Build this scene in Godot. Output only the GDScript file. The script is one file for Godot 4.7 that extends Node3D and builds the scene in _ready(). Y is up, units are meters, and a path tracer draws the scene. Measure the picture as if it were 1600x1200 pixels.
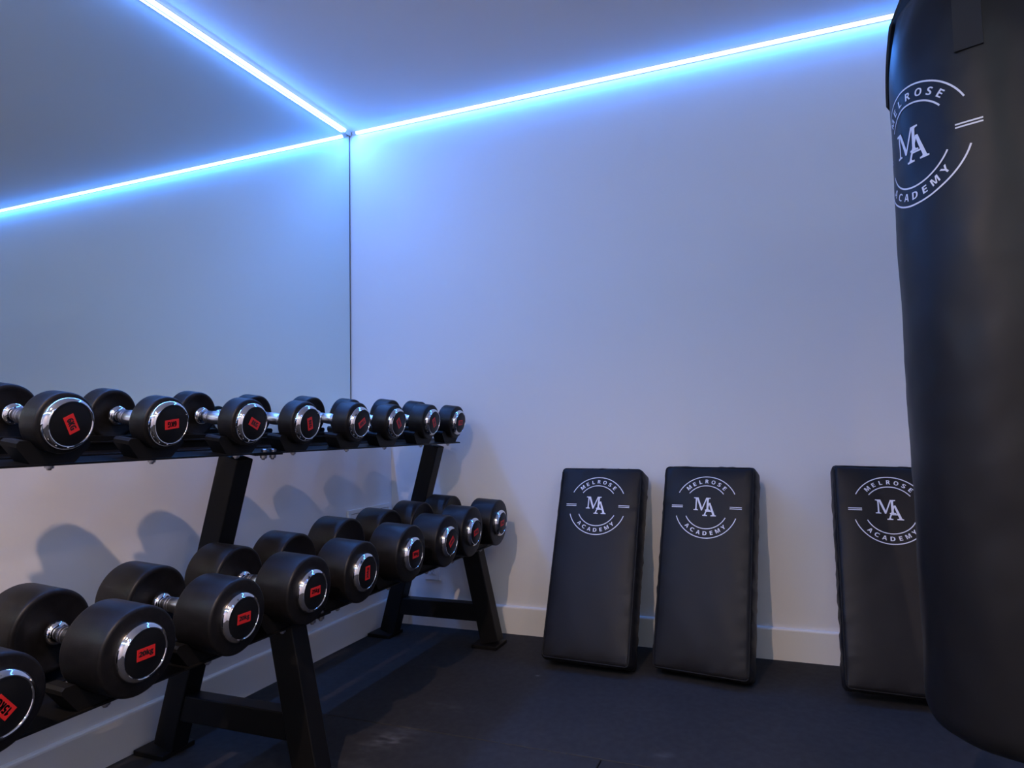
extends Node3D

# ---------------------------------------------------------------- settings
const CAM_POS := Vector3(1.7561, 0.8803, 2.8043)
const ROOM_X := 3.6
const ROOM_Z := 4.2
const ROOM_Y := 2.4
const MIRROR_X := -0.222
const LEDGE_Y := 0.86
const BAG := Vector3(2.185, 0.0, 1.116)
const BAG_R := 0.18

var M := {}
var cache := {}
var taken := {}
var wrinkle := FastNoiseLite.new()
var lump := FastNoiseLite.new()
var rng := RandomNumberGenerator.new()

func _ready() -> void:
	rng.seed = 11
	wrinkle.seed = 5
	wrinkle.frequency = 1.0
	wrinkle.fractal_octaves = 3
	lump.seed = 9
	lump.frequency = 1.0
	lump.fractal_octaves = 2
	camera_and_sky()
	materials()
	shell()
	lights()
	rack()
	dumbbells()
	pads()
	heavy_bag()
	fittings()

func camera_and_sky() -> void:
	var cam := Camera3D.new()
	cam.name = "camera"
	cam.transform = Transform3D(Basis(Vector3.UP, 0.3818) * Basis(Vector3.RIGHT, 0.0690) * Basis(Vector3.BACK, -0.0220), CAM_POS)
	cam.fov = 59.03
	cam.near = 0.02
	add_child(cam)
	cam.current = true
	var we := WorldEnvironment.new()
	we.name = "world_environment"
	var e := Environment.new()
	e.background_mode = Environment.BG_COLOR
	e.background_color = Color(0, 0, 0)
	e.tonemap_mode = Environment.TONE_MAPPER_LINEAR
	e.tonemap_exposure = 1.0
	e.sdfgi_enabled = true
	e.ssao_enabled = true
	e.ssil_enabled = true
	we.environment = e
	add_child(we)

# colour and energy of every lamp (linear red, green, blue for one unit)
const LED_BACK := Vector3(0.070, 0.500, 2.050)
const LED_LEFT := Vector3(0.360, 1.100, 3.950)
const FILL_RIGHT := Vector3(0.060, 0.150, 0.500)  # added blue fill on the unseen right wall
const FILL_FRONT := Vector3(2.100, 2.750, 3.200)  # added neutral fill from behind the camera
const DOWN_A := Vector3(4.500, 3.150, 2.400)
const DOWN_B := Vector3(1.900, 1.350, 1.000)
const STRIP_TILT := 0.40
const GLOW := 1.0

# ---------------------------------------------------------------- small helpers
func numbered(n: String) -> String:
	if not taken.has(n):
		taken[n] = 0
		return n
	taken[n] += 1
	return "%s_%03d" % [n, taken[n]]

func tag(o: Node, label: String, category: String, group := "") -> void:
	o.set_meta("label", label)
	o.set_meta("category", category)
	if group != "":
		o.set_meta("group", group)

func thing(called: String, label: String, category: String, at := Vector3.ZERO, group := "") -> Node3D:
	var o := Node3D.new()
	o.name = numbered(called)
	add_child(o)
	o.position = at
	tag(o, label, category, group)
	return o

func part(called: String, mesh: Mesh, mat: Material, parent: Node, at := Vector3.ZERO, basis := Basis.IDENTITY) -> MeshInstance3D:
	var o := MeshInstance3D.new()
	o.name = called
	o.mesh = mesh
	o.material_override = mat
	o.cast_shadow = GeometryInstance3D.SHADOW_CASTING_SETTING_ON
	parent.add_child(o, true)
	o.transform = Transform3D(basis, at)
	return o

func struct_node(called: String) -> Node3D:
	var o := Node3D.new()
	o.name = called
	o.set_meta("kind", "structure")
	add_child(o)
	return o

func tri(st: SurfaceTool, a: Vector3, b: Vector3, c: Vector3, na: Vector3, nb: Vector3, nc: Vector3, with_normals := true) -> void:
	# front faces run clockwise
	var flip := (b - a).cross(c - a).dot(na + nb + nc) > 0.0
	if with_normals: st.set_normal(na)
	st.add_vertex(a)
	if flip:
		if with_normals: st.set_normal(nc)
		st.add_vertex(c)
		if with_normals: st.set_normal(nb)
		st.add_vertex(b)
	else:
		if with_normals: st.set_normal(nb)
		st.add_vertex(b)
		if with_normals: st.set_normal(nc)
		st.add_vertex(c)

func new_st() -> SurfaceTool:
	var st := SurfaceTool.new()
	st.begin(Mesh.PRIMITIVE_TRIANGLES)
	return st

# box with rounded edges, added to a SurfaceTool under a transform
func add_rbox(st: SurfaceTool, size: Vector3, bevel: float, t := Transform3D.IDENTITY) -> void:
	var h := size * 0.5
	bevel = minf(bevel, minf(h.x, minf(h.y, h.z)) * 0.98)
	var inner := h - Vector3.ONE * bevel
	for axis in 3:
		for s in [-1.0, 1.0]:
			var ua := (axis + 1) % 3
			var va := (axis + 2) % 3
			var us := [-h[ua], -inner[ua], inner[ua], h[ua]]
			var vs := [-h[va], -inner[va], inner[va], h[va]]
			var pts := []
			var nrm := []
			for i in 4:
				for j in 4:
					var p := Vector3.ZERO
					p[axis] = s * h[axis]
					p[ua] = us[i]
					p[va] = vs[j]
					var c := p.clamp(-inner, inner)
					var n := (p - c).normalized()
					pts.append(t * (c + n * bevel))
					nrm.append((t.basis * n).normalized())
			for i in 3:
				for j in 3:
					var a := i * 4 + j
					tri(st, pts[a], pts[a + 1], pts[a + 5], nrm[a], nrm[a + 1], nrm[a + 5])
					tri(st, pts[a], pts[a + 5], pts[a + 4], nrm[a], nrm[a + 5], nrm[a + 4])

func rbox(size: Vector3, bevel := 0.003) -> ArrayMesh:
	var key := "rbox%s%s" % [size, bevel]
	if cache.has(key): return cache[key]
	var st := new_st()
	add_rbox(st, size, bevel)
	cache[key] = st.commit()
	return cache[key]

# surface of revolution about the x axis; prof = points (x along, y radius)
func add_lathe(st: SurfaceTool, prof: PackedVector2Array, seg: int, t := Transform3D.IDENTITY, crease := 0.75) -> void:
	var n := prof.size()
	var en := []
	for i in n - 1:
		var d := (prof[i + 1] - prof[i]).normalized()
		en.append(Vector2(-d.y, d.x))
	for i in n - 1:
		var n0: Vector2 = en[i]
		var n1: Vector2 = en[i]
		if i > 0 and n0.dot(en[i - 1]) > crease: n0 = (n0 + en[i - 1]).normalized()
		if i < n - 2 and n1.dot(en[i + 1]) > crease: n1 = (n1 + en[i + 1]).normalized()
		for k in seg:
			var a0 := TAU * k / seg
			var a1 := TAU * (k + 1) / seg
			var c0 := Vector3(0, cos(a0), sin(a0))
			var c1 := Vector3(0, cos(a1), sin(a1))
			var X := Vector3.RIGHT
			var p00 := t * (X * prof[i].x + c0 * prof[i].y)
			var p01 := t * (X * prof[i].x + c1 * prof[i].y)
			var p10 := t * (X * prof[i + 1].x + c0 * prof[i + 1].y)
			var p11 := t * (X * prof[i + 1].x + c1 * prof[i + 1].y)
			var m00 := t.basis * (X * n0.x + c0 * n0.y)
			var m01 := t.basis * (X * n0.x + c1 * n0.y)
			var m10 := t.basis * (X * n1.x + c0 * n1.y)
			var m11 := t.basis * (X * n1.x + c1 * n1.y)
			if prof[i].y > 1e-6: tri(st, p00, p01, p11, m00, m01, m11)
			if prof[i + 1].y > 1e-6: tri(st, p00, p11, p10, m00, m11, m10)

func lathe(prof: PackedVector2Array, seg := 40) -> ArrayMesh:
	var st := new_st()
	add_lathe(st, prof, seg)
	return st.commit()

func toward(dir: Vector3) -> Basis:   # basis whose x axis runs along dir
	var x := dir.normalized()
	var y := Vector3.UP if absf(x.y) < 0.95 else Vector3.RIGHT
	var z := x.cross(y).normalized()
	return Basis(x, z.cross(x), z)

func add_rod(st: SurfaceTool, a: Vector3, b: Vector3, r: float, seg := 12) -> void:
	var l := a.distance_to(b)
	var e := minf(r * 0.25, l * 0.2)
	add_lathe(st, PackedVector2Array([Vector2(0, 0), Vector2(0, r - e), Vector2(e, r), Vector2(l - e, r), Vector2(l, r - e), Vector2(l, 0)]), seg, Transform3D(toward(b - a), a))

func tube_path(pts: PackedVector3Array, r: float, seg := 8, closed := false) -> ArrayMesh:
	var st := new_st()
	var n := pts.size()
	var rings := []
	for i in n:
		var d: Vector3
		if closed: d = pts[(i + 1) % n] - pts[(i + n - 1) % n]
		else: d = pts[mini(i + 1, n - 1)] - pts[maxi(i - 1, 0)]
		var b := toward(d)
		var ring := []
		for k in seg:
			var a := TAU * k / seg
			ring.append([pts[i] + (b.y * cos(a) + b.z * sin(a)) * r, b.y * cos(a) + b.z * sin(a)])
		rings.append(ring)
	for i in (n if closed else n - 1):
		var A: Array = rings[i]
		var B: Array = rings[(i + 1) % n]
		for k in seg:
			var q := (k + 1) % seg
			tri(st, A[k][0], A[q][0], B[q][0], A[k][1], A[q][1], B[q][1])
			tri(st, A[k][0], B[q][0], B[k][0], A[k][1], B[q][1], B[k][1])
	return st.commit()

# polygon in the (z, y) plane, extruded along x from x0 to x1, flat shaded
func extrude_x(poly: PackedVector2Array, x0: float, x1: float) -> ArrayMesh:
	var st := new_st()
	var idx := Geometry2D.triangulate_polygon(poly)
	for i in range(0, idx.size(), 3):
		for s in [[x0, Vector3.LEFT], [x1, Vector3.RIGHT]]:
			var v := []
			for k in 3: v.append(Vector3(s[0], poly[idx[i + k]].y, poly[idx[i + k]].x))
			tri(st, v[0], v[1], v[2], s[1], s[1], s[1])
	var area := 0.0
	for i in poly.size():
		area += poly[i].cross(poly[(i + 1) % poly.size()])
	for i in poly.size():
		var a := poly[i]
		var b := poly[(i + 1) % poly.size()]
		var d := (b - a).normalized()
		var n2 := Vector2(d.y, -d.x) * signf(area)
		var n := Vector3(0, n2.y, n2.x)
		tri(st, Vector3(x0, a.y, a.x), Vector3(x1, a.y, a.x), Vector3(x1, b.y, b.x), n, n, n)
		tri(st, Vector3(x0, a.y, a.x), Vector3(x1, b.y, b.x), Vector3(x0, b.y, b.x), n, n, n)
	return st.commit()

# ---------------------------------------------------------------- materials
func noise_tex(seed_: int, freq: float, lo: Color, hi: Color, size := 256, oct := 4) -> NoiseTexture2D:
	var n := FastNoiseLite.new()
	n.seed = seed_
	n.frequency = freq
	n.fractal_octaves = oct
	var t := NoiseTexture2D.new()
	t.width = size
	t.height = size
	t.seamless = true
	t.noise = n
	var g := Gradient.new()
	g.set_color(0, lo)
	g.set_color(1, hi)
	t.color_ramp = g
	return t

func bump_tex(seed_: int, freq: float, strength: float, size := 256, oct := 4) -> NoiseTexture2D:
	var n := FastNoiseLite.new()
	n.seed = seed_
	n.frequency = freq
	n.fractal_octaves = oct
	var t := NoiseTexture2D.new()
	t.width = size
	t.height = size
	t.seamless = true
	t.noise = n
	t.as_normal_map = true
	t.bump_strength = strength
	return t

func mat(c: Color, rough: float, metal := 0.0, spec := 0.5) -> StandardMaterial3D:
	var m := StandardMaterial3D.new()
	m.albedo_color = c
	m.roughness = rough
	m.metallic = metal
	m.metallic_specular = spec
	return m

func textured(m: StandardMaterial3D, albedo: Texture2D, normal: Texture2D, scale: float, nstrength := 0.4) -> StandardMaterial3D:
	m.uv1_triplanar = true
	m.uv1_world_triplanar = true
	m.uv1_scale = Vector3.ONE * scale
	if albedo: m.albedo_texture = albedo
	if normal:
		m.normal_enabled = true
		m.normal_texture = normal
		m.normal_scale = nstrength
	return m

func glow(c: Color, e: float) -> StandardMaterial3D:
	var m := StandardMaterial3D.new()
	m.albedo_color = Color(0.9, 0.9, 0.9)
	m.emission_enabled = true
	m.emission = c
	m.emission_energy_multiplier = e
	return m

func materials() -> void:
	var roller := bump_tex(3, 0.09, 3.0)
	M.wall = textured(mat(Color(0.86, 0.86, 0.86), 0.7), null, roller, 3.0, 0.03)
	M.ceiling = textured(mat(Color(0.90, 0.90, 0.90), 0.85), null, roller, 3.0, 0.03)
	M.trim = mat(Color(0.86, 0.86, 0.85), 0.42)
	M.plastic_white = mat(Color(0.86, 0.86, 0.87), 0.35)
	M.dark_slot = mat(Color(0.05, 0.05, 0.055), 0.6)
	M.mirror = mat(Color(0.87, 0.915, 0.905), 0.0, 1.0)
	M.mirror_back = mat(Color(0.22, 0.25, 0.27), 0.6)
	M.rubber = textured(mat(Color(1, 1, 1), 0.44, 0.0, 0.34), noise_tex(21, 0.02, Color(0.050, 0.046, 0.048), Color(0.100, 0.092, 0.094)), bump_tex(22, 0.12, 2.0), 7.0, 0.12)
	M.cap = mat(Color(0.065, 0.066, 0.072), 0.42, 0.0, 0.3)
	M.chrome = mat(Color(0.86, 0.86, 0.87), 0.07, 1.0)
	M.knurl = mat(Color(0.92, 0.92, 0.94), 0.28, 1.0)
	M.groove = mat(Color(0.06, 0.06, 0.065), 0.5)
	M.red = mat(Color(0.80, 0.10, 0.085), 0.55)
	M.ink = mat(Color(0.03, 0.03, 0.032), 0.6)
	M.steel = textured(mat(Color(0.068, 0.068, 0.072), 0.42, 0.0, 0.28), null, bump_tex(41, 0.15, 2.0), 9.0, 0.10)
	M.saddle = mat(Color(0.085, 0.085, 0.09), 0.5, 0.0, 0.25)
	M.zinc = mat(Color(0.62, 0.62, 0.64), 0.28, 1.0)
	M.vinyl = textured(mat(Color(0.100, 0.097, 0.101), 0.46, 0.0, 0.30), null, bump_tex(51, 0.2, 2.5), 14.0, 0.14)
	M.bagvinyl = textured(mat(Color(0.085, 0.085, 0.090), 0.44, 0.0, 0.36), null, bump_tex(52, 0.2, 2.5), 12.0, 0.10)
	M.seam = mat(Color(0.085, 0.085, 0.09), 0.5, 0.0, 0.3)
	M.print = mat(Color(0.86, 0.86, 0.88), 0.55)
	M.webbing = textured(mat(Color(0.085, 0.085, 0.09), 0.75), null, bump_tex(53, 0.3, 4.0), 30.0, 0.4)
	M.slab = mat(Color(0.2, 0.2, 0.2), 0.9)
	M.mat = mat(Color(1, 1, 1), 0.74, 0.0, 0.32)
	M.mat.albedo_texture = floor_texture()
	M.channel = mat(Color(0.8, 0.8, 0.8), 0.4)
	M.led = glow(Color(0.72, 0.86, 1.0), 2.6 * GLOW)
	M.bulb = glow(Color(1.0, 0.72, 0.42), 2.5 * GLOW)
	M.lampmetal = mat(Color(0.13, 0.12, 0.11), 0.4, 0.8)

# black rubber crumb with fine grain, faint blotches and a few dusty scuffs
func floor_texture() -> ImageTexture:
	var n := 1024
	var img := Image.create(n, n, true, Image.FORMAT_RGB8)
	var a := FastNoiseLite.new()
	a.seed = 61
	a.frequency = 0.006
	a.fractal_octaves = 4
	var b := FastNoiseLite.new()
	b.seed = 62
	b.frequency = 0.11
	b.fractal_octaves = 2
	# x, z, half length along x, half length along z, strength
	var scuff := [[0.655, 1.060, 0.050, 0.045, 0.15], [0.610, 1.120, 0.035, 0.03, 0.07], [0.685, 0.990, 0.05, 0.02, 0.06], [0.700, 0.800, 0.09, 0.04, 0.035], [0.630, 1.230, 0.07, 0.05, 0.035], [1.414, 0.902, 0.03, 0.02, 0.06], [0.884, 0.448, 0.008, 0.006, 0.2]]
	for y in n:
		for x in n:
			var v := 0.158 + 0.022 * a.get_noise_2d(x, y) + 0.022 * b.get_noise_2d(x, y) + 0.012 * (rng.randf() - 0.5)
			var wx := x * ROOM_X / n
			var wz := y * ROOM_Z / n
			if wx < 1.6 and wz < 1.5:
				for s in scuff:
					var d := Vector2((wx - s[0]) / s[2], (wz - s[1]) / s[3]).length_squared()
					if d < 6.0: v += s[4] * exp(-d) * clampf(0.75 + 1.1 * b.get_noise_2d(x * 0.5 + 300, y * 1.4), 0.0, 1.5)
			img.set_pixel(x, y, Color(v, v, v * 1.03))
	img.generate_mipmaps()
	return ImageTexture.create_from_image(img)

func mat_mesh(x0: float, x1: float, z0: float, z1: float) -> ArrayMesh:
	var st := new_st()
	var e := 0.002
	var rings := []
	for q in [[0.0, -0.010, Vector3(1, 0, 1)], [0.0, -e, Vector3(1, 0.4, 1)], [e, 0.0, Vector3(0, 1, 0)]]:
		rings.append([Vector3(x0 + q[0], q[1], z0 + q[0]), Vector3(x1 - q[0], q[1], z0 + q[0]), Vector3(x1 - q[0], q[1], z1 - q[0]), Vector3(x0 + q[0], q[1], z1 - q[0])])
	var quads := [[rings[2][0], rings[2][1], rings[2][2], rings[2][3], Vector3.UP]]
	var outs := [Vector3.FORWARD, Vector3.RIGHT, Vector3.BACK, Vector3.LEFT]
	for k in 4:
		var l := (k + 1) % 4
		quads.append([rings[0][k], rings[0][l], rings[1][l], rings[1][k], outs[k]])
		quads.append([rings[1][k], rings[1][l], rings[2][l], rings[2][k], (outs[k] + Vector3.UP).normalized()])
	for q in quads:
		for t in [[0, 1, 2], [0, 2, 3]]:
			var p: Array = [q[t[0]], q[t[1]], q[t[2]]]
			if (p[1] - p[0]).cross(p[2] - p[0]).dot(q[4]) > 0.0: p = [p[0], p[2], p[1]]
			for v in p:
				st.set_normal(q[4])
				st.set_uv(Vector2(v.x / ROOM_X, v.z / ROOM_Z))
				st.add_vertex(v)
	return st.commit()

# ---------------------------------------------------------------- the room
func box_part(called: String, lo: Vector3, hi: Vector3, m: Material, parent: Node, bevel := 0.0) -> MeshInstance3D:
	var mesh: Mesh
	if bevel > 0.0:
		mesh = rbox(hi - lo, bevel)
	else:
		var b := BoxMesh.new()
		b.size = hi - lo
		mesh = b
	return part(called, mesh, m, parent, (lo + hi) * 0.5)

func shell() -> void:
	var T := 0.12
	var w := box_part("wall_back", Vector3(-0.6, -0.1, -T), Vector3(ROOM_X + T, ROOM_Y + 0.1, 0), M.wall, self)
	w.set_meta("kind", "structure")
	var wl := struct_node("wall_left")
	box_part("upper_wall", Vector3(-0.4, LEDGE_Y, 0), Vector3(MIRROR_X - 0.010, ROOM_Y, ROOM_Z), M.wall, wl)
	box_part("lower_wall", Vector3(-0.4, -0.1, 0), Vector3(0, LEDGE_Y, ROOM_Z), M.wall, wl)
	w = box_part("wall_right", Vector3(ROOM_X, -0.1, 0), Vector3(ROOM_X + T, ROOM_Y, ROOM_Z), M.wall, self)
	w.set_meta("kind", "structure")
	w = box_part("wall_front", Vector3(-0.6, -0.1, ROOM_Z), Vector3(ROOM_X + T, ROOM_Y + 0.1, ROOM_Z + T), M.wall, self)
	w.set_meta("kind", "structure")
	w = box_part("ceiling", Vector3(-0.6, ROOM_Y, 0), Vector3(ROOM_X, ROOM_Y + 0.1, ROOM_Z), M.ceiling, self)
	w.set_meta("kind", "structure")
	var fl := struct_node("floor")
	box_part("slab", Vector3(0, -0.1, 0), Vector3(ROOM_X, -0.010, ROOM_Z), M.slab, fl)
	# rubber mats butted together, narrow open joints between them
	var g := 0.0018
	for r in [[0.002, 0.982, [0.002, 2.45, 3.598]], [0.982, 2.81, [0.002, 1.258, 2.48, 3.598]], [2.81, 4.198, [0.002, 1.258, 2.48, 3.598]]]:
		var xs: Array = r[2]
		for i in xs.size() - 1:
			part("rubber_mat", mat_mesh(xs[i] + g, xs[i + 1] - g, r[0] + g, r[1] - g), M.mat, fl)
	# skirting boards with a sloped top edge
	var prof := PackedVector2Array([Vector2(0, 0), Vector2(0.015, 0), Vector2(0.015, 0.110), Vector2(0.0138, 0.1145), Vector2(0.0105, 0.1175), Vector2(0.006, 0.118), Vector2(0, 0.118)])
	var bb := part("baseboard_back", extrude_x(prof, 0.0, ROOM_X), M.trim, self)
	bb.set_meta("kind", "structure")
	var bl := part("baseboard_left", extrude_x(prof, 0.0, ROOM_Z - 0.015), M.trim, self, Vector3(0, 0, ROOM_Z), Basis(Vector3.UP, PI / 2))
	bl.set_meta("kind", "structure")
	# mirror above the ledge
	var mr := thing("wall_mirror", "large frameless wall mirror behind the dumbbell rack reaching up to the ceiling", "mirror", Vector3(MIRROR_X, LEDGE_Y, 0))
	box_part("backing", Vector3(-0.010, 0.0, 0.001), Vector3(-0.005, ROOM_Y - LEDGE_Y - 0.001, ROOM_Z - 0.01), M.mirror_back, mr)
	box_part("glass", Vector3(-0.005, 0.001, 0.013), Vector3(0.0, ROOM_Y - LEDGE_Y - 0.001, ROOM_Z - 0.01), M.mirror, mr)

# ---------------------------------------------------------------- lamps
func set_lamp(l: Light3D, v: Vector3, scale := 1.0) -> void:
	var top := maxf(v.x, maxf(v.y, v.z))
	l.light_color = Color(v.x / top, v.y / top, v.z / top).linear_to_srgb() if top > 0.0 else Color.WHITE
	l.light_energy = top * scale
	l.shadow_enabled = true

func strip_light(called: String, label: String, a: Vector3, b: Vector3, out: Vector3, power: Vector3, dead := 0.0) -> void:
	# a corner profile along a wall and ceiling joint: out points from the wall into the room
	if power.length() == 0.0: return
	var o := thing(called, label, "light strip", a, "blue LED strips along the ceiling edge")
	var along := (b - a).normalized()
	var l := a.distance_to(b)
	var leg := 0.014
	var basis := Basis(along, Vector3.UP, along.cross(Vector3.UP))
	var s := signf(basis.z.dot(out))
	var ch := PackedVector2Array([Vector2(0, 0), Vector2(s * leg, 0), Vector2(s * leg, -0.002), Vector2(s * 0.002, -leg), Vector2(0, -leg)])
	part("channel", extrude_x(ch, 0.0, l), M.channel, o, Vector3.ZERO, basis)
	var p0 := Vector2(s * (leg + 0.0005), -0.0022)
	var p1 := Vector2(s * 0.0022, -leg - 0.0005)
	var mid := (p0 + p1) * 0.5 + Vector2(s, -1) * 0.0035
	part("diffuser", extrude_x(PackedVector2Array([p0, mid, p1]), 0.004 + dead, l - 0.004), M.led, o, Vector3.ZERO, basis)
	var ar := AreaLight3D.new()
	ar.name = "strip_glow"
	ar.area_size = Vector2(l - 0.02 - dead, 0.016)
	set_lamp(ar, power, l / 4.4)
	ar.area_range = 12.0
	o.add_child(ar)
	var dir := (out * sin(STRIP_TILT) + Vector3.DOWN * cos(STRIP_TILT)).normalized()
	var c := (a + b) * 0.5 + along * dead * 0.5 + (out + Vector3.DOWN) * 0.0125
	ar.global_transform = Transform3D(Basis.looking_at(dir, Vector3.UP), c)

func lights() -> void:
	strip_light("led_strip", "blue-white LED strip along the top of the back wall above the black pads", Vector3(MIRROR_X + 0.016, ROOM_Y, 0), Vector3(ROOM_X, ROOM_Y, 0), Vector3.BACK, LED_BACK, 0.02)
	strip_light("led_strip", "blue-white LED strip along the top edge of the mirror above the rack", Vector3(MIRROR_X, ROOM_Y, 0), Vector3(MIRROR_X, ROOM_Y, ROOM_Z), Vector3.RIGHT, LED_LEFT, 0.05)
	strip_light("led_strip", "added blue fill strip along the top of the right wall outside the picture", Vector3(ROOM_X, ROOM_Y, 0.02), Vector3(ROOM_X, ROOM_Y, ROOM_Z), Vector3.LEFT, FILL_RIGHT)  # added, out of view: lifts the blue level of the room
	strip_light("led_strip", "added white fill strip along the top of the wall behind the camera", Vector3(MIRROR_X + 0.02, ROOM_Y, ROOM_Z), Vector3(ROOM_X - 0.02, ROOM_Y, ROOM_Z), Vector3.FORWARD, FILL_FRONT)  # added soft fill, not part of the blue strip run
	# warm recessed ceiling lamps out of the picture
	for q in [[Vector3(1.13, ROOM_Y, 3.2), DOWN_A, "round warm recessed downlight in the ceiling behind the camera, nearer the mirror"], [Vector3(3.1, ROOM_Y, 3.2), DOWN_B, "round warm recessed downlight in the ceiling behind the camera, nearer the right wall"]]:
		if q[1].length() == 0.0: continue
		var d := thing("ceiling_downlight", q[2], "ceiling light", q[0], "ceiling downlights")
		part("trim_ring", lathe(PackedVector2Array([Vector2(0, 0.055), Vector2(-0.006, 0.052), Vector2(-0.004, 0.042), Vector2(0, 0.040)]), 32), M.plastic_white, d, Vector3.ZERO, toward(Vector3.UP))
		part("lens", lathe(PackedVector2Array([Vector2(-0.001, 0), Vector2(-0.001, 0.041), Vector2(0, 0.041)]), 32), M.bulb, d, Vector3.ZERO, toward(Vector3.UP))
		var sp := SpotLight3D.new()
		sp.name = "downlight_beam"
		set_lamp(sp, q[1])
		sp.light_size = 0.022
		sp.spot_range = 12.0
		sp.spot_attenuation = 2.0
		sp.spot_angle = 75.0
		sp.spot_angle_attenuation = 0.6
		d.add_child(sp)
		sp.transform = Transform3D(Basis.looking_at(Vector3.DOWN, Vector3.BACK), Vector3(0, -0.012, 0))

# ---------------------------------------------------------------- dumbbell rack
const UP_TILT := 0.140
const LO_TILT := 0.062
const UP_EDGE := Vector2(0.41, 0.831)
const LO_EDGE := Vector2(0.575, 0.396)
# weight: head radius, head length, whole length
const SPEC := {
	"6KG": [0.0610, 0.050, 0.255], "8KG": [0.0630, 0.053, 0.268], "10KG": [0.0655, 0.061, 0.276], "12KG": [0.069, 0.066, 0.278],
	"15KG": [0.0755, 0.096, 0.362], "20kg": [0.0805, 0.104, 0.372], "25kg": [0.0838, 0.106, 0.362], "30kg": [0.0885, 0.108, 0.372], "35kg": [0.0925, 0.104, 0.346]}
# z of the axis, weight, turn of the label in degrees
const UPPER := [[1.893, "6KG", -62.0], [1.658, "6KG", 188.0], [1.399, "8KG", -24.0], [1.174, "8KG", -72.0], [0.910, "10KG", 34.0], [0.680, "10KG", -52.0], [0.415, "12KG", -58.0], [0.180, "12KG", 4.0]]
const LOWER := [[2.131, "15KG", 130.0], [1.889, "20kg", 2.0], [1.649, "20kg", 0.0], [1.412, "25kg", 1.0], [1.187, "25kg", 92.0], [0.924, "30kg", 3.0], [0.678, "30kg", 38.0], [0.478, "35kg", 12.0], [0.225, "35kg", 6.0]]

func seat_height(r: float, upper: bool) -> float:   # axis height above the underside of the shelf
	return r + (0.0265 if upper else 0.0230)

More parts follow.
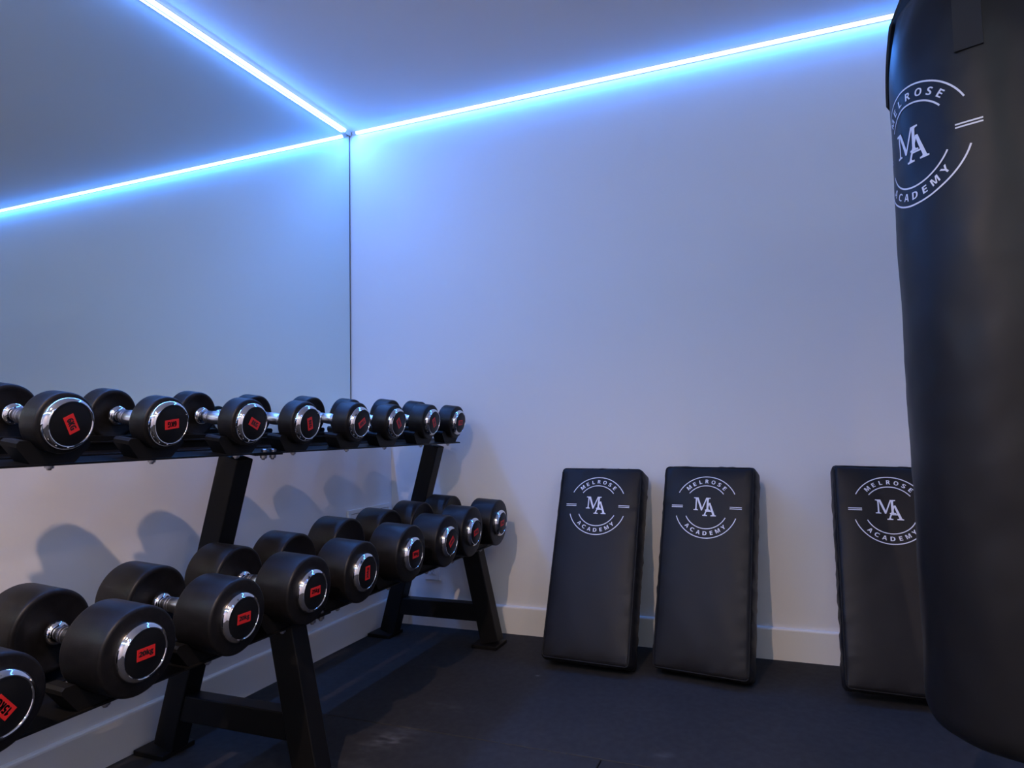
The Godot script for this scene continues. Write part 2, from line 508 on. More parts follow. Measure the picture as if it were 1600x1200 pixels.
func rack() -> void:
	var o := thing("dumbbell_rack", "black steel two-tier dumbbell rack standing in front of the mirror wall", "rack")
	var zc := [0.19, 1.335, 2.48]
	for z in zc:
		# long leaning rear post, short front leg, cross bar, foot plates
		var a := Vector3(0.104, 0.018, z)
		var b := Vector3(0.337, 0.828, z)
		part("rear_post", rbox(Vector3(a.distance_to(b), 0.070, 0.060), 0.004), M.steel, o, (a + b) * 0.5, toward(b - a))
		a = Vector3(0.594, 0.018, z)
		b = Vector3(0.509, 0.398, z)
		part("front_leg", rbox(Vector3(a.distance_to(b), 0.078, 0.060), 0.004), M.steel, o, (a + b) * 0.5, toward(b - a))
		part("cross_bar", rbox(Vector3(0.40, 0.070, 0.050), 0.004), M.steel, o, Vector3(0.345, 0.134, z))
		a = Vector3(0.215, 0.390, z)
		b = Vector3(0.520, 0.373, z)
		part("support_arm", rbox(Vector3(a.distance_to(b), 0.045, 0.050), 0.004), M.steel, o, (a + b) * 0.5, toward(b - a))
		for x in [0.081, 0.580]:
			part("foot_plate", rbox(Vector3(0.112, 0.015, 0.112), 0.003), M.steel, o, Vector3(x, 0.0076, z))
	var z0 := 0.085
	var z1 := 2.585
	for u in [true, false]:
		var e: Vector2 = UP_EDGE if u else LO_EDGE
		var tilt: float = UP_TILT if u else LO_TILT
		var basis := Basis(Vector3.BACK, -tilt)
		var at := Vector3(e.x, e.y, 0)
		var wide := 0.147 if u else 0.315
		var cut := 0.075 if u else 0.137
		var zz := (z0 + z1) * 0.5
		var st := new_st()
		add_rbox(st, Vector3(cut, 0.005, z1 - z0), 0.0015, Transform3D(Basis.IDENTITY, Vector3(-cut * 0.5, 0.0025, zz)))
		var front := part("shelf_rail", st.commit(), M.steel, o, at, basis)
		st = new_st()
		var bw := wide - cut - 0.022
		add_rbox(st, Vector3(bw, 0.005, z1 - z0), 0.0015, Transform3D(Basis.IDENTITY, Vector3(-wide + bw * 0.5, 0.0025, zz)))
		var lip := 0.040 if u else 0.030
		add_rbox(st, Vector3(0.005, lip, z1 - z0), 0.0015, Transform3D(Basis.IDENTITY, Vector3(-wide + 0.0025, lip * 0.5, zz)))
		add_rbox(st, Vector3(0.008, 0.005, z1 - z0), 0.0015, Transform3D(Basis.IDENTITY, Vector3(-wide + 0.008, lip - 0.015, zz)))
		var rear := part("shelf_rail", st.commit(), M.steel, o, at, basis)
		for row in (UPPER if u else LOWER):
			var sp: Array = SPEC[row[1]]
			var r: float = sp[0]
			var y := seat_height(r, u)
			var mesh := saddle_mesh(r, y)
			var bolt := bolt_mesh()
			var fx := -0.026 if u else -0.030
			var bx: float = (0.0385 - sp[2] + 0.016 + sp[1] * 0.5) if u else -0.245
			part("saddle", mesh, M.saddle, front, Vector3(fx, 0.005, row[0]))
			part("saddle", mesh, M.saddle, rear, Vector3(bx, 0.005, row[0]))
			part("bolt", bolt, M.zinc, front, Vector3(-0.012, 0.0, row[0]))
		# splice plate and bolts where two rail lengths meet
		var zs := 1.285
		part("splice_plate", rbox(Vector3(0.05, 0.004, 0.11), 0.001), M.steel, front, Vector3(-0.026, -0.0022, zs))
		for dz in [-0.018, 0.018]:
			var st2 := new_st()
			add_lathe(st2, PackedVector2Array([Vector2(0, 0), Vector2(0, 0.009), Vector2(0.006, 0.009), Vector2(0.008, 0.006), Vector2(0.008, 0)]), 6, Transform3D(toward(Vector3.UP), Vector3(0, 0.005, 0)))
			add_lathe(st2, PackedVector2Array([Vector2(0, 0), Vector2(0, 0.010), Vector2(0.008, 0.010), Vector2(0.008, 0.006), Vector2(0.013, 0.005), Vector2(0.013, 0)]), 6, Transform3D(toward(Vector3.DOWN), Vector3(0, -0.0045, 0)))
			part("bolt", st2.commit(), M.zinc, front, Vector3(-0.010, 0, zs - 0.005 + dz))

func bolt_mesh() -> ArrayMesh:
	if cache.has("bolt"): return cache["bolt"]
	cache["bolt"] = lathe2(PackedVector2Array([Vector2(0, 0), Vector2(0, 0.0085), Vector2(0.006, 0.0085), Vector2(0.0065, 0.005), Vector2(0.010, 0.0045), Vector2(0.010, 0)]), 6, toward(Vector3.DOWN))
	return cache["bolt"]

func lathe2(prof: PackedVector2Array, seg: int, b: Basis) -> ArrayMesh:
	var st := new_st()
	add_lathe(st, prof, seg, Transform3D(b, Vector3.ZERO))
	return st.commit()

func saddle_mesh(r: float, y: float) -> ArrayMesh:
	var key := "saddle%s" % r
	if cache.has(key): return cache[key]
	var c := Vector2(0, y - 0.005)          # axis above the plate top
	var rr := r + 0.0008
	var a0 := deg_to_rad(52.0)
	var pts := PackedVector2Array()
	var e := Vector2(rr * sin(a0), c.y - rr * cos(a0))
	pts.append(Vector2(-r * 0.72, 0))
	pts.append(Vector2(-e.x - 0.024, e.y - 0.012))
	pts.append(Vector2(-e.x - 0.025, e.y - 0.004))
	pts.append(Vector2(-e.x - 0.020, e.y + 0.001))
	pts.append(Vector2(-e.x - 0.004, e.y + 0.001))
	for i in 13:
		var a := lerpf(-a0, a0, i / 12.0)
		pts.append(Vector2(rr * sin(a), c.y - rr * cos(a)))
	pts.append(Vector2(e.x + 0.004, e.y + 0.001))
	pts.append(Vector2(e.x + 0.020, e.y + 0.001))
	pts.append(Vector2(e.x + 0.025, e.y - 0.004))
	pts.append(Vector2(e.x + 0.024, e.y - 0.012))
	pts.append(Vector2(r * 0.72, 0))
	cache[key] = extrude_x(pts, -0.024, 0.024)
	return cache[key]

# ---------------------------------------------------------------- dumbbells
func font(serif: bool, weight := 700) -> SystemFont:
	var key := "font%s%s" % [serif, weight]
	if cache.has(key): return cache[key]
	var f := SystemFont.new()
	f.font_names = PackedStringArray(["Droid Serif" if serif else "Droid Sans"])
	f.font_weight = weight
	cache[key] = f
	return f

# flat triangles of a word, its box scaled to w x h and centred on the origin
func word(txt: String, serif: bool, weight: int, w: float, h: float) -> Array:
	var tm := TextMesh.new()
	tm.font = font(serif, weight)
	tm.font_size = 64
	tm.pixel_size = 0.01
	tm.depth = 0.0
	tm.curve_step = 1.0
	tm.text = txt
	var arr := tm.get_mesh_arrays()
	var v: PackedVector3Array = arr[Mesh.ARRAY_VERTEX]
	var idx: PackedInt32Array = PackedInt32Array()
	if arr[Mesh.ARRAY_INDEX] != null: idx = arr[Mesh.ARRAY_INDEX]
	if idx.is_empty():
		for i in v.size(): idx.append(i)
	var lo := Vector2(1e9, 1e9)
	var hi := -lo
	for p in v:
		lo = lo.min(Vector2(p.x, p.y))
		hi = hi.max(Vector2(p.x, p.y))
	var s := Vector2(w, h) / (hi - lo)
	if w <= 0.0: s.x = s.y
	if h <= 0.0: s.y = s.x
	var out := []
	for i in range(0, idx.size(), 3):
		var t := []
		for k in 3:
			var p := v[idx[i + k]]
			t.append((Vector2(p.x, p.y) - (lo + hi) * 0.5) * s)
		if absf((t[1] - t[0]).cross(t[2] - t[0])) > 1e-12: out.append(t)
	return out

func flat_mesh(tris: Array) -> ArrayMesh:   # in the xy plane, facing +z
	var st := new_st()
	for t in tris:
		tri(st, Vector3(t[0].x, t[0].y, 0), Vector3(t[1].x, t[1].y, 0), Vector3(t[2].x, t[2].y, 0), Vector3.BACK, Vector3.BACK, Vector3.BACK)
	return st.commit()

func dumbbell_meshes(w: String) -> Dictionary:
	var key := "db" + w
	if cache.has(key): return cache[key]
	var sp: Array = SPEC[w]
	var r: float = sp[0]
	var hl: float = sp[1]
	var total: float = sp[2]
	var ring_r := minf(0.0535, r - 0.0085)
	var d := {}
	# everything measured from the outer end (x = 0 at the cap), inwards is negative
	var f := -0.016                       # outer face of the rubber
	d.head = lathe(PackedVector2Array([Vector2(f - hl + 0.003, 0.012), Vector2(f - hl + 0.003, r - 0.016), Vector2(f - hl + 0.0008, r - 0.011), Vector2(f - hl, r - 0.006), Vector2(f - hl + 0.0012, r - 0.0025), Vector2(f - hl + 0.0035, r - 0.0006), Vector2(f - hl + 0.007, r),
		Vector2(f - 0.007, r), Vector2(f - 0.0035, r - 0.0006), Vector2(f - 0.0012, r - 0.0025), Vector2(f, r - 0.006), Vector2(f - 0.001, ring_r - 0.002), Vector2(f - 0.001, 0.012)]), 64)
	var inner := 0.0425
	d.ring = lathe(PackedVector2Array([Vector2(f - 0.002, ring_r), Vector2(f + 0.003, ring_r), Vector2(-0.0085, ring_r - 0.0008), Vector2(-0.005, ring_r - 0.0026), Vector2(-0.0022, ring_r - 0.0052), Vector2(-0.0006, ring_r - 0.0080), Vector2(0, inner + 0.0025), Vector2(-0.0004, inner + 0.001), Vector2(-0.002, inner)]), 64)
	d.cap = lathe(PackedVector2Array([Vector2(-0.006, inner + 0.001), Vector2(-0.0018, inner + 0.0004), Vector2(-0.0012, inner - 0.001), Vector2(-0.0012, 0)]), 56)
	# handle about the middle
	var g := total * 0.5 + f - hl         # half of the clear length between the heads
	var grip := g - 0.030
	var pr := PackedVector2Array()
	pr.append(Vector2(-grip, 0.010))
	pr.append(Vector2(-grip, 0.0155))
	pr.append(Vector2(-grip + 0.001, 0.0165))
	for q in [0.005, 0.012]:
		pr.append(Vector2(-grip + q, 0.0166))
		pr.append(Vector2(-grip + q, 0.0148))
		pr.append(Vector2(-grip + q + 0.0022, 0.0148))
		pr.append(Vector2(-grip + q + 0.0022, 0.0166))
	pr.append(Vector2(-grip * 0.3, 0.0178))
	pr.append(Vector2(0, 0.0182))
	pr.append(Vector2(grip * 0.3, 0.0178))
	for q in [0.012, 0.005]:
		pr.append(Vector2(grip - q - 0.0022, 0.0166))
		pr.append(Vector2(grip - q - 0.0022, 0.0148))
		pr.append(Vector2(grip - q, 0.0148))
		pr.append(Vector2(grip - q, 0.0166))
	pr.append(Vector2(grip - 0.001, 0.0165))
	pr.append(Vector2(grip, 0.0155))
	pr.append(Vector2(grip, 0.010))
	d.grip = lathe(pr, 32)
	d.core = lathe(PackedVector2Array([Vector2(-g - 0.004, 0.0128), Vector2(g + 0.004, 0.0128)]), 24)
	var cl := PackedVector2Array()        # rounded collar against the head
	for i in 9:
		var a := PI * i / 8.0
		cl.append(Vector2(-g + 0.0105 - 0.0115 * cos(a), 0.0125 + 0.0115 * sin(a)))
	d.collar = lathe(cl, 32)
	d.label = rbox(Vector3(0.0008, 0.0215, 0.0375), 0.0003)
	var thin := word(w, false, 700, 0.029 if w.length() > 3 else 0.023, 0.0125)
	var bold := []
	for off in [Vector2.ZERO, Vector2(0.0006, 0), Vector2(-0.0006, 0), Vector2(0, 0.0004), Vector2(0, -0.0004)]:
		for t in thin: bold.append([t[0] + off, t[1] + off, t[2] + off])
	d.text = flat_mesh(bold)
	cache[key] = d
	return d

func make_dumbbell(w: String, turn: float, label: String, group: String, at: Vector3, tilt: float) -> void:
	var d := dumbbell_meshes(w)
	var sp: Array = SPEC[w]
	var r: float = sp[0]
	var half: float = sp[2] * 0.5
	var o := thing("dumbbell", label, "dumbbell", at, group)
	o.basis = Basis(Vector3.BACK, -tilt)
	var up := Vector3(0, r, 0)
	part("handle_core", d.core, M.groove, o, up)
	part("handle_grip", d.grip, M.knurl, o, up)
	for s in [1.0, -1.0]:
		var b := Basis.IDENTITY if s > 0 else Basis(Vector3.UP, PI)
		var e := up + Vector3(s * half, 0, 0)
		part("handle_collar", d.collar, M.chrome, o, up, b)
		part("weight_head", d.head, M.rubber, o, e, b)
		part("end_ring", d.ring, M.chrome, o, e, b)
		var cap := part("end_cap", d.cap, M.cap, o, e, b)
		var tb := Basis(Vector3.RIGHT, deg_to_rad(turn if s > 0 else turn * 0.5 + 40.0))
		part("weight_label", d.label, M.red, cap, Vector3(-0.0009, 0, 0), tb)
		part("weight_text", d.text, M.ink, cap, Vector3(-0.0004, 0, 0), tb * Basis(Vector3.UP, PI / 2))

func dumbbells() -> void:
	var un := ["nearest small 6 kg round dumbbell on the upper shelf, red label steeply tilted", "second small dumbbell on the upper shelf, red label upside down",
		"third dumbbell on the upper shelf, just above the middle rack post", "fourth dumbbell on the upper shelf, red label nearly upright",
		"fifth dumbbell on the upper shelf, shiny scuffed head in front of the mirror edge", "sixth dumbbell on the upper shelf, third from its far end",
		"second dumbbell from the far end of the upper shelf", "last dumbbell at the far end of the upper shelf above the leaning post"]
	var ln := ["nearest lower-shelf dumbbell cut by the left picture edge, red 15KG label", "20kg dumbbell on the lower shelf nearest to the camera but one, largest label in view",
		"20kg dumbbell on the lower shelf, next beyond the first 20kg one", "25kg dumbbell on the lower shelf above the middle front leg",
		"25kg dumbbell on the lower shelf with its red label turned upright", "sixth dumbbell along the lower shelf, in front of the far rear post foot",
		"seventh dumbbell along the lower shelf, red label tilted, third from far end", "second dumbbell from the far end of the lower shelf, above the far front leg",
		"last large dumbbell at the far end of the lower shelf"]
	for u in [true, false]:
		var rows: Array = UPPER if u else LOWER
		var e: Vector2 = UP_EDGE if u else LO_EDGE
		var tilt: float = UP_TILT if u else LO_TILT
		for i in rows.size():
			var row: Array = rows[i]
			var sp: Array = SPEC[row[1]]
			var y: float = seat_height(sp[0], u) - sp[0]
			var x: float = (0.0385 if u else 0.084) - sp[2] * 0.5
			var p := Vector3(e.x, e.y, row[0]) + Basis(Vector3.BACK, -tilt) * Vector3(x, y, 0)
			make_dumbbell(row[1], row[2], un[i] if u else ln[i], "round rubber dumbbells on the upper shelf" if u else "round rubber dumbbells on the lower shelf", p, tilt)

# ---------------------------------------------------------------- printed badge
# triangles in units of the outer circle radius
func badge() -> Array:
	if cache.has("badge"): return cache["badge"]
	var out := []
	for a in [[1.0, 26.5, 153.5], [0.70, 38.5, 141.5], [1.0, 199.0, 341.0], [0.70, 207.0, 333.0]]:
		out.append_array(arc(a[0], deg_to_rad(a[1]), deg_to_rad(a[2]), 0.027))
	for s in [-1.0, 1.0]:
		for y in [-0.026, 0.026]:
			var x0: float = 0.75 * s
			var x1: float = 1.12 * s
			var q := [Vector2(x0, y - 0.0125), Vector2(x1, y - 0.0125), Vector2(x1, y + 0.0125), Vector2(x0, y + 0.0125)]
			out.append([q[0], q[1], q[2]])
			out.append([q[0], q[2], q[3]])
	ring_text(out, "MELROSE", 0.845, 42.5, true)
	ring_text(out, "ACADEMY", 0.845, 42.5, false)
	for t in word("M", true, 400, 0.53, 0.42): out.append([t[0] + Vector2(-0.125, 0.095), t[1] + Vector2(-0.125, 0.095), t[2] + Vector2(-0.125, 0.095)])
	for t in word("A", true, 400, 0.43, 0.43): out.append([t[0] + Vector2(0.115, -0.075), t[1] + Vector2(0.115, -0.075), t[2] + Vector2(0.115, -0.075)])
	cache["badge"] = out
	return out

func arc(r: float, a0: float, a1: float, w: float) -> Array:
	var out := []
	var n := 48
	for i in n:
		var b0 := lerpf(a0, a1, float(i) / n)
		var b1 := lerpf(a0, a1, float(i + 1) / n)
		var u := Vector2(cos(b0), sin(b0))
		var v := Vector2(cos(b1), sin(b1))
		out.append([u * (r - w * 0.5), u * (r + w * 0.5), v * (r + w * 0.5)])
		out.append([u * (r - w * 0.5), v * (r + w * 0.5), v * (r - w * 0.5)])
	return out

func ring_text(out: Array, txt: String, r: float, half_deg: float, top: bool) -> void:
	var n := txt.length()
	for i in n:
		var k := lerpf(-half_deg, half_deg, float(i) / (n - 1))
		var ang := deg_to_rad(90.0 - k) if top else deg_to_rad(270.0 + k)
		var rot := ang - PI / 2 if top else ang + PI / 2
		var c := Vector2(cos(ang), sin(ang)) * r
		var wdt: float = {"M": 0.145, "L": 0.085, "E": 0.09, "S": 0.10, "R": 0.105}.get(txt[i], 0.125)
		for t in word(txt[i], false, 700, wdt, 0.125):
			out.append([c + t[0].rotated(rot), c + t[1].rotated(rot), c + t[2].rotated(rot)])

# lays the badge on a curved face: place maps (x, y) in metres to [point, normal]
func laid_badge(r: float, place: Callable, fine: float) -> ArrayMesh:
	var st := new_st()
	var todo := []
	for t in badge(): todo.append([t[0] * r, t[1] * r, t[2] * r])
	while not todo.is_empty():
		var t: Array = todo.pop_back()
		var longest := 0
		var ll := 0.0
		for k in 3:
			var dd: float = t[k].distance_to(t[(k + 1) % 3])
			if dd > ll:
				ll = dd
				longest = k
		if ll > fine:
			var a: Vector2 = t[longest]
			var b: Vector2 = t[(longest + 1) % 3]
			var c: Vector2 = t[(longest + 2) % 3]
			var m := (a + b) * 0.5
			todo.append([a, m, c])
			todo.append([m, b, c])
			continue
		var P := []
		for k in 3: P.append(place.call(t[k]))
		tri(st, P[0][0], P[1][0], P[2][0], P[0][1], P[1][1], P[2][1])
	return st.commit()

# ---------------------------------------------------------------- kick pads
const PAD := Vector3(0.336, 0.735, 0.110)

func pad_bulge(x: float, y: float, seed_: float) -> float:   # x, y from the middle of the face
	var u := clampf(absf(x) / (PAD.x * 0.5), 0.0, 1.0)
	var v := clampf(absf(y) / (PAD.y * 0.5), 0.0, 1.0)
	var edge := (1.0 - pow(u, 4.0)) * (1.0 - pow(v, 8.0))
	var pucker := maxf(smoothstep(0.72, 0.95, u) * (1.0 - smoothstep(0.97, 1.0, u)), smoothstep(0.90, 0.97, v) * (1.0 - smoothstep(0.985, 1.0, v)))
	var n := wrinkle.get_noise_3d(x * 9.0 + seed_ * 7.0, y * 38.0, seed_) if u > v else wrinkle.get_noise_3d(x * 38.0 + seed_ * 7.0, y * 9.0, seed_)
	return 0.010 * edge + 0.0075 * pucker * n + 0.0016 * edge * lump.get_noise_3d(x * 9.0, y * 5.0, seed_ * 3.0)

func pad_mesh(seed_: float) -> ArrayMesh:
	var h := PAD * 0.5
	var r := 0.016
	var inner := h - Vector3.ONE * r
	var st := new_st()
	st.set_smooth_group(0)
	var grid := [20, 44, 8]
	for axis in 3:
		for s in [-1.0, 1.0]:
			var ua := (axis + 1) % 3
			var va := (axis + 2) % 3
			var nu: int = grid[ua]
			var nv: int = grid[va]
			var pts := []
			var nrm := []
			for i in nu + 1:
				for j in nv + 1:
					var p := Vector3.ZERO
					p[axis] = s * h[axis]
					p[ua] = pad_step(i, nu, h[ua], r)
					p[va] = pad_step(j, nv, h[va], r)
					var c := p.clamp(-inner, inner)
					var n := (p - c).normalized()
					var q := c + n * r
					q.z += pad_bulge(q.x, q.y, seed_) * n.z
					var side := 1.0 - absf(n.z)
					q += Vector3(n.x, n.y, 0) * side * (0.006 * wrinkle.get_noise_3d(q.y * 26.0, q.x * 26.0, seed_ * 5.0 + q.z * 12.0) + 0.004 * (1.0 - pow(absf(q.z) / h.z, 2.0)))
					pts.append(q)
					nrm.append(n)
			for i in nu:
				for j in nv:
					var a := i * (nv + 1) + j
					var b := a + nv + 1
					tri(st, pts[a], pts[a + 1], pts[b + 1], nrm[a], nrm[a + 1], nrm[b + 1], false)
					tri(st, pts[a], pts[b + 1], pts[b], nrm[a], nrm[b + 1], nrm[b], false)
	st.index()
	st.generate_normals()
	return st.commit()

func pad_step(i: int, n: int, h: float, r: float) -> float:
	# three finer steps round each edge
	if i <= 3: return -h + r * i / 3.0
	if i >= n - 3: return h - r * (n - i) / 3.0
	return lerpf(-h + r, h - r, float(i - 3) / (n - 6))

func pads() -> void:
	# foot x, foot z, yaw, lean, roll
	var P := [
		[1.0430, 0.2840, -0.045, 0.375, -0.010, "black vinyl kick pad leaning on the wall nearest the dumbbell rack"],
		[1.4540, 0.2600, -0.140, 0.328, -0.006, "middle one of the three black kick pads leaning on the back wall"],
		[2.0560, 0.2680, 0.030, 0.345, -0.028, "black kick pad partly hidden behind the hanging punching bag"]]
	for i in 3:
		var q: Array = P[i]
		var b := Basis(Vector3.UP, q[2]) * Basis(Vector3.RIGHT, -q[3]) * Basis(Vector3.BACK, q[4])
		var low := 1e9
		var near := 1e9
		for sx in [-0.5, 0.5]:
			for yy in [0.0, PAD.y]:
				for zz in [0.0, PAD.z]:
					var k := b * Vector3(sx * (PAD.x - 0.01), yy, zz)
					low = minf(low, k.y)
					near = minf(near, k.z)
		var o := thing("kick_pad", q[5], "pad", Vector3(q[0], 0, 0), "black kick pads leaning on the back wall")
		o.transform = Transform3D(b, Vector3(q[0], -low - 0.002, maxf(q[1], 0.004 - near)))
		var mid := Vector3(0, PAD.y * 0.5, PAD.z * 0.5)
		var sd := 1.0 + i
		part("cushion", pad_mesh(sd), M.vinyl, o, mid)
		# piped seams round both faces
		for s in [1.0, -1.0]:
			var loop := PackedVector3Array()
			var hx := PAD.x * 0.5 - 0.004
			var hy := PAD.y * 0.5 - 0.004
			var cr := 0.014
			for c in [[1, 1, 0.0], [-1, 1, 0.5], [-1, -1, 1.0], [1, -1, 1.5]]:
				for k in 5:
					var a: float = PI * (c[2] + 0.5 * k / 4.0)
					loop.append(mid + Vector3(c[0] * (hx - cr) + cos(a) * cr, c[1] * (hy - cr) + sin(a) * cr, s * (PAD.z * 0.5 - 0.0045)))
			part("seam", tube_path(loop, 0.0026, 6, true), M.seam, o)
		var place := func(p: Vector2) -> Array:
			var y := PAD.y * 0.5 - 0.158 + p.y
			return [mid + Vector3(p.x, y, PAD.z * 0.5 + pad_bulge(p.x, y, sd) + 0.0012), Vector3.BACK]
		part("printed_badge", laid_badge(0.1145, place, 0.012), M.print, o)
		# carrying handles on the hidden rear face
		for hx in [-0.07, 0.07]:
			var pts := PackedVector3Array()
			for k in 9:
				var a := PI * k / 8.0
				pts.append(Vector3(hx, PAD.y * 0.42 - 0.09 * cos(a), -0.004 - 0.018 * sin(a)))
			part("handle", tube_path(pts, 0.009, 8), M.webbing, o)

# ---------------------------------------------------------------- heavy bag
const BAG_LOW := 0.245
const BAG_TOP := 1.80

func bag_radius(phi: float, y: float) -> float:
	var r := BAG_R
	if y < BAG_LOW + 0.05:
		var k := clampf((BAG_LOW + 0.05 - y) / 0.05, 0.0, 1.0)
		r -= 0.05 * (1.0 - sqrt(maxf(0.0, 1.0 - k * k)))
	if y > 1.60:
		var k2 := (y - 1.60) / (BAG_TOP - 1.60)
		r -= 0.040 * k2 * k2 * (0.75 + 0.25 * cos(4.0 * (phi + deg_to_rad(27.0)) + PI))
	var ring := Vector2(sin(phi), cos(phi))
	r += 0.0030 * lump.get_noise_3d(ring.x * 1.6, y * 4.2, ring.y * 1.6)
	r += 0.0012 * wrinkle.get_noise_3d(ring.x * 2.2, y * 11.0, ring.y * 2.2 + 4.0)
	return r

func bag_at(phi: float, y: float, off := 0.0) -> Vector3:   # relative to the foot of the bag axis
	var r := bag_radius(phi, y) + off
	return Vector3(r * sin(phi), y, r * cos(phi))

func heavy_bag() -> void:
	var o := thing("punching_bag", "large black vinyl punching bag hanging at the right picture edge", "punching bag", BAG)
	var st := new_st()
	st.set_smooth_group(0)
	var ys := []
	for k in 9: ys.append(BAG_LOW + 0.05 * (1.0 - cos(PI * 0.5 * k / 8.0)))
	for k in 90: ys.append(BAG_LOW + 0.05 + (BAG_TOP - BAG_LOW - 0.05) * (k + 1) / 90.0)
	var N := 84
	for j in ys.size() - 1:
		for k in N:
			var f0 := TAU * k / N
			var f1 := TAU * ((k + 1) % N) / N
			var a := bag_at(f0, ys[j])
			var b := bag_at(f1, ys[j])
			var c := bag_at(f1, ys[j + 1])
			var d := bag_at(f0, ys[j + 1])
			var n := Vector3(sin(f0), 0, cos(f0)) + Vector3(0, -0.6 if j < 4 else 0.0, 0)
			tri(st, a, b, c, n, n, n, false)
			tri(st, a, c, d, n, n, n, false)
	for k in N:
		var f0 := TAU * k / N
		var f1 := TAU * ((k + 1) % N) / N
		tri(st, bag_at(f0, ys[0]), bag_at(f1, ys[0]), Vector3(0, BAG_LOW - 0.004, 0), Vector3.DOWN, Vector3.DOWN, Vector3.DOWN, false)
		tri(st, bag_at(f0, BAG_TOP), bag_at(f1, BAG_TOP), Vector3(0, BAG_TOP - 0.012, 0), Vector3.UP, Vector3.UP, Vector3.UP, false)
	st.index()
	st.generate_normals()
	part("bag_body", st.commit(), M.bagvinyl, o)
	# printed badge facing the camera's left
	var phi0 := deg_to_rad(-61.0)
	var place := func(p: Vector2) -> Array:
		var phi := phi0 + p.x / BAG_R
		return [bag_at(phi, 1.458 + p.y, 0.0010), Vector3(sin(phi), 0, cos(phi))]
	part("printed_badge", laid_badge(0.1255, place, 0.008), M.print, o)
	# four webbing straps sewn on below the rim and gathered at a ring
	var apex := Vector3(0, 2.16, 0)
	for k in 4:
		var phi := deg_to_rad(-21.0 + 90.0 * k)
		var s2 := new_st()
		var half := 0.024
		var path := []
		var rim := bag_radius(phi, 1.605) + 0.0045
		var outw := Vector3(sin(phi), 0, cos(phi))
		for i in 9:
			var t := i / 8.0
			path.append([outw * (maxf(rim - 0.016 * t * t, bag_radius(phi, 1.605 + 0.185 * t) + 0.0045)) + Vector3.UP * (1.605 + 0.185 * t), outw])
		var top: Vector3 = path[8][0]
		for i in 6:
			var t := (i + 1) / 6.0
			path.append([top.lerp(apex + outw * 0.018 + Vector3.DOWN * 0.04, t), Vector3(sin(phi), 0.4, cos(phi)).normalized()])
		var side := Vector3(cos(phi), 0, -sin(phi))
		for i in path.size() - 1:
			for w in [[0.0, 1.0], [-0.005, -1.0]]:
				var n0: Vector3 = path[i][1] * w[1]
				var n1: Vector3 = path[i + 1][1] * w[1]
				var q0: Vector3 = path[i][0] + path[i][1] * w[0]
				var q1: Vector3 = path[i + 1][0] + path[i + 1][1] * w[0]
				tri(s2, q0 - side * half, q0 + side * half, q1 + side * half, n0, n0, n1)
				tri(s2, q0 - side * half, q1 + side * half, q1 - side * half, n0, n1, n1)
			for e in [-1.0, 1.0]:
				var a: Vector3 = path[i][0] + side * half * e
				var b: Vector3 = path[i + 1][0] + side * half * e
				tri(s2, a, b, b - path[i + 1][1] * 0.005, side * e, side * e, side * e)
				tri(s2, a, b - path[i + 1][1] * 0.005, a - path[i][1] * 0.005, side * e, side * e, side * e)
		var bot: Vector3 = path[0][0]
		var bn: Vector3 = path[0][1]
		tri(s2, bot - side * half, bot + side * half, bot + side * half - bn * 0.005, Vector3.DOWN, Vector3.DOWN, Vector3.DOWN)
		tri(s2, bot - side * half, bot + side * half - bn * 0.005, bot - side * half - bn * 0.005, Vector3.DOWN, Vector3.DOWN, Vector3.DOWN)
		part("strap", s2.commit(), M.webbing, o)
	# ring, chain and ceiling plate
	var ringp := PackedVector3Array()
	for k in 20: ringp.append(apex + Vector3(cos(TAU * k / 20) * 0.034, sin(TAU * k / 20) * 0.034 - 0.01, 0))
	part("hanging_ring", tube_path(ringp, 0.005, 8, true), M.zinc, o)
	var y := 2.196
	for k in 5:
		var lp := PackedVector3Array()
		for i in 16:
			var a := TAU * i / 16.0
			var q := Vector3(cos(a) * 0.011, y + sin(a) * 0.013 + (0.010 if sin(a) > 0 else -0.010), 0)
			if k % 2 == 0: q = Vector3(0, q.y, q.x)
			lp.append(q)
		part("chain_link", tube_path(lp, 0.0035, 6, true), M.zinc, o)
		y += 0.037
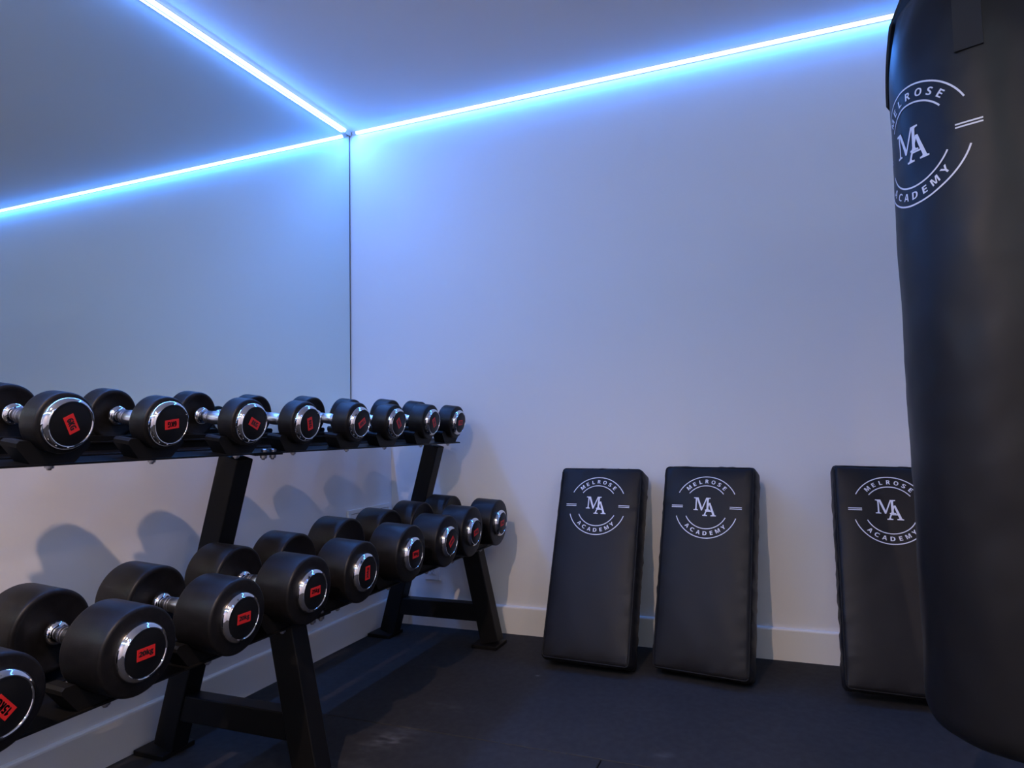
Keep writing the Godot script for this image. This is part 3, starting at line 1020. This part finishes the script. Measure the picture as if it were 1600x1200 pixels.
	part("ceiling_hook", tube_path(PackedVector3Array([Vector3(0.0, 2.352, 0.011), Vector3(0.0, 2.357, 0.0), Vector3(0.0, 2.375, -0.010), Vector3(0.0, 2.392, 0.0)]), 0.005, 8), M.zinc, o)
	part("ceiling_plate", rbox(Vector3(0.10, 0.008, 0.10), 0.002), M.steel, o, Vector3(0, 2.396, 0))

# ---------------------------------------------------------------- wall fittings
func fittings() -> void:
	var o := thing("wall_outlet", "white power outlet on the back wall seen beneath the far rack shelf", "outlet", Vector3(0.217, 0.205, 0))
	part("cover_plate", rbox(Vector3(0.078, 0.116, 0.006), 0.002), M.plastic_white, o, Vector3(0, 0.058, 0.003))
	part("socket_insert", rbox(Vector3(0.034, 0.067, 0.003), 0.001), M.plastic_white, o, Vector3(0, 0.058, 0.0068))
	for cy in [0.039, 0.077]:
		for q in [[-0.006, 0.003, Vector3(0.002, 0.008, 0.001)], [0.006, 0.003, Vector3(0.002, 0.0065, 0.001)], [0.0, -0.007, Vector3(0.0045, 0.0045, 0.001)]]:
			part("slot", rbox(q[2], 0.0003), M.dark_slot, o, Vector3(q[0], cy + q[1], 0.0084))
	# access hatch low on the left wall behind the rack
	o = thing("access_panel", "white access panel with raised frame on the left wall by the corner", "access panel", Vector3(0, 0.25, 0.193))
	var w := 0.330
	var h := 0.306
	var f := 0.018
	for s in [[0.0, h - f * 0.5, w, f], [0.0, f * 0.5, w, f]]:
		part("frame_bar", rbox(Vector3(0.012, s[3], s[2]), 0.002), M.trim, o, Vector3(0.006, s[1], s[0]))
	for s in [-1.0, 1.0]:
		part("frame_bar", rbox(Vector3(0.012, h - 2 * f, f), 0.002), M.trim, o, Vector3(0.006, h * 0.5, s * (w - f) * 0.5))
	part("hatch_recess", rbox(Vector3(0.002, h - 2 * f, w - 2 * f), 0.0005), M.dark_slot, o, Vector3(0.0012, h * 0.5, 0))
	part("hatch_door", rbox(Vector3(0.008, h - 2 * f - 0.005, w - 2 * f - 0.005), 0.0015), M.trim, o, Vector3(0.0062, h * 0.5, 0))
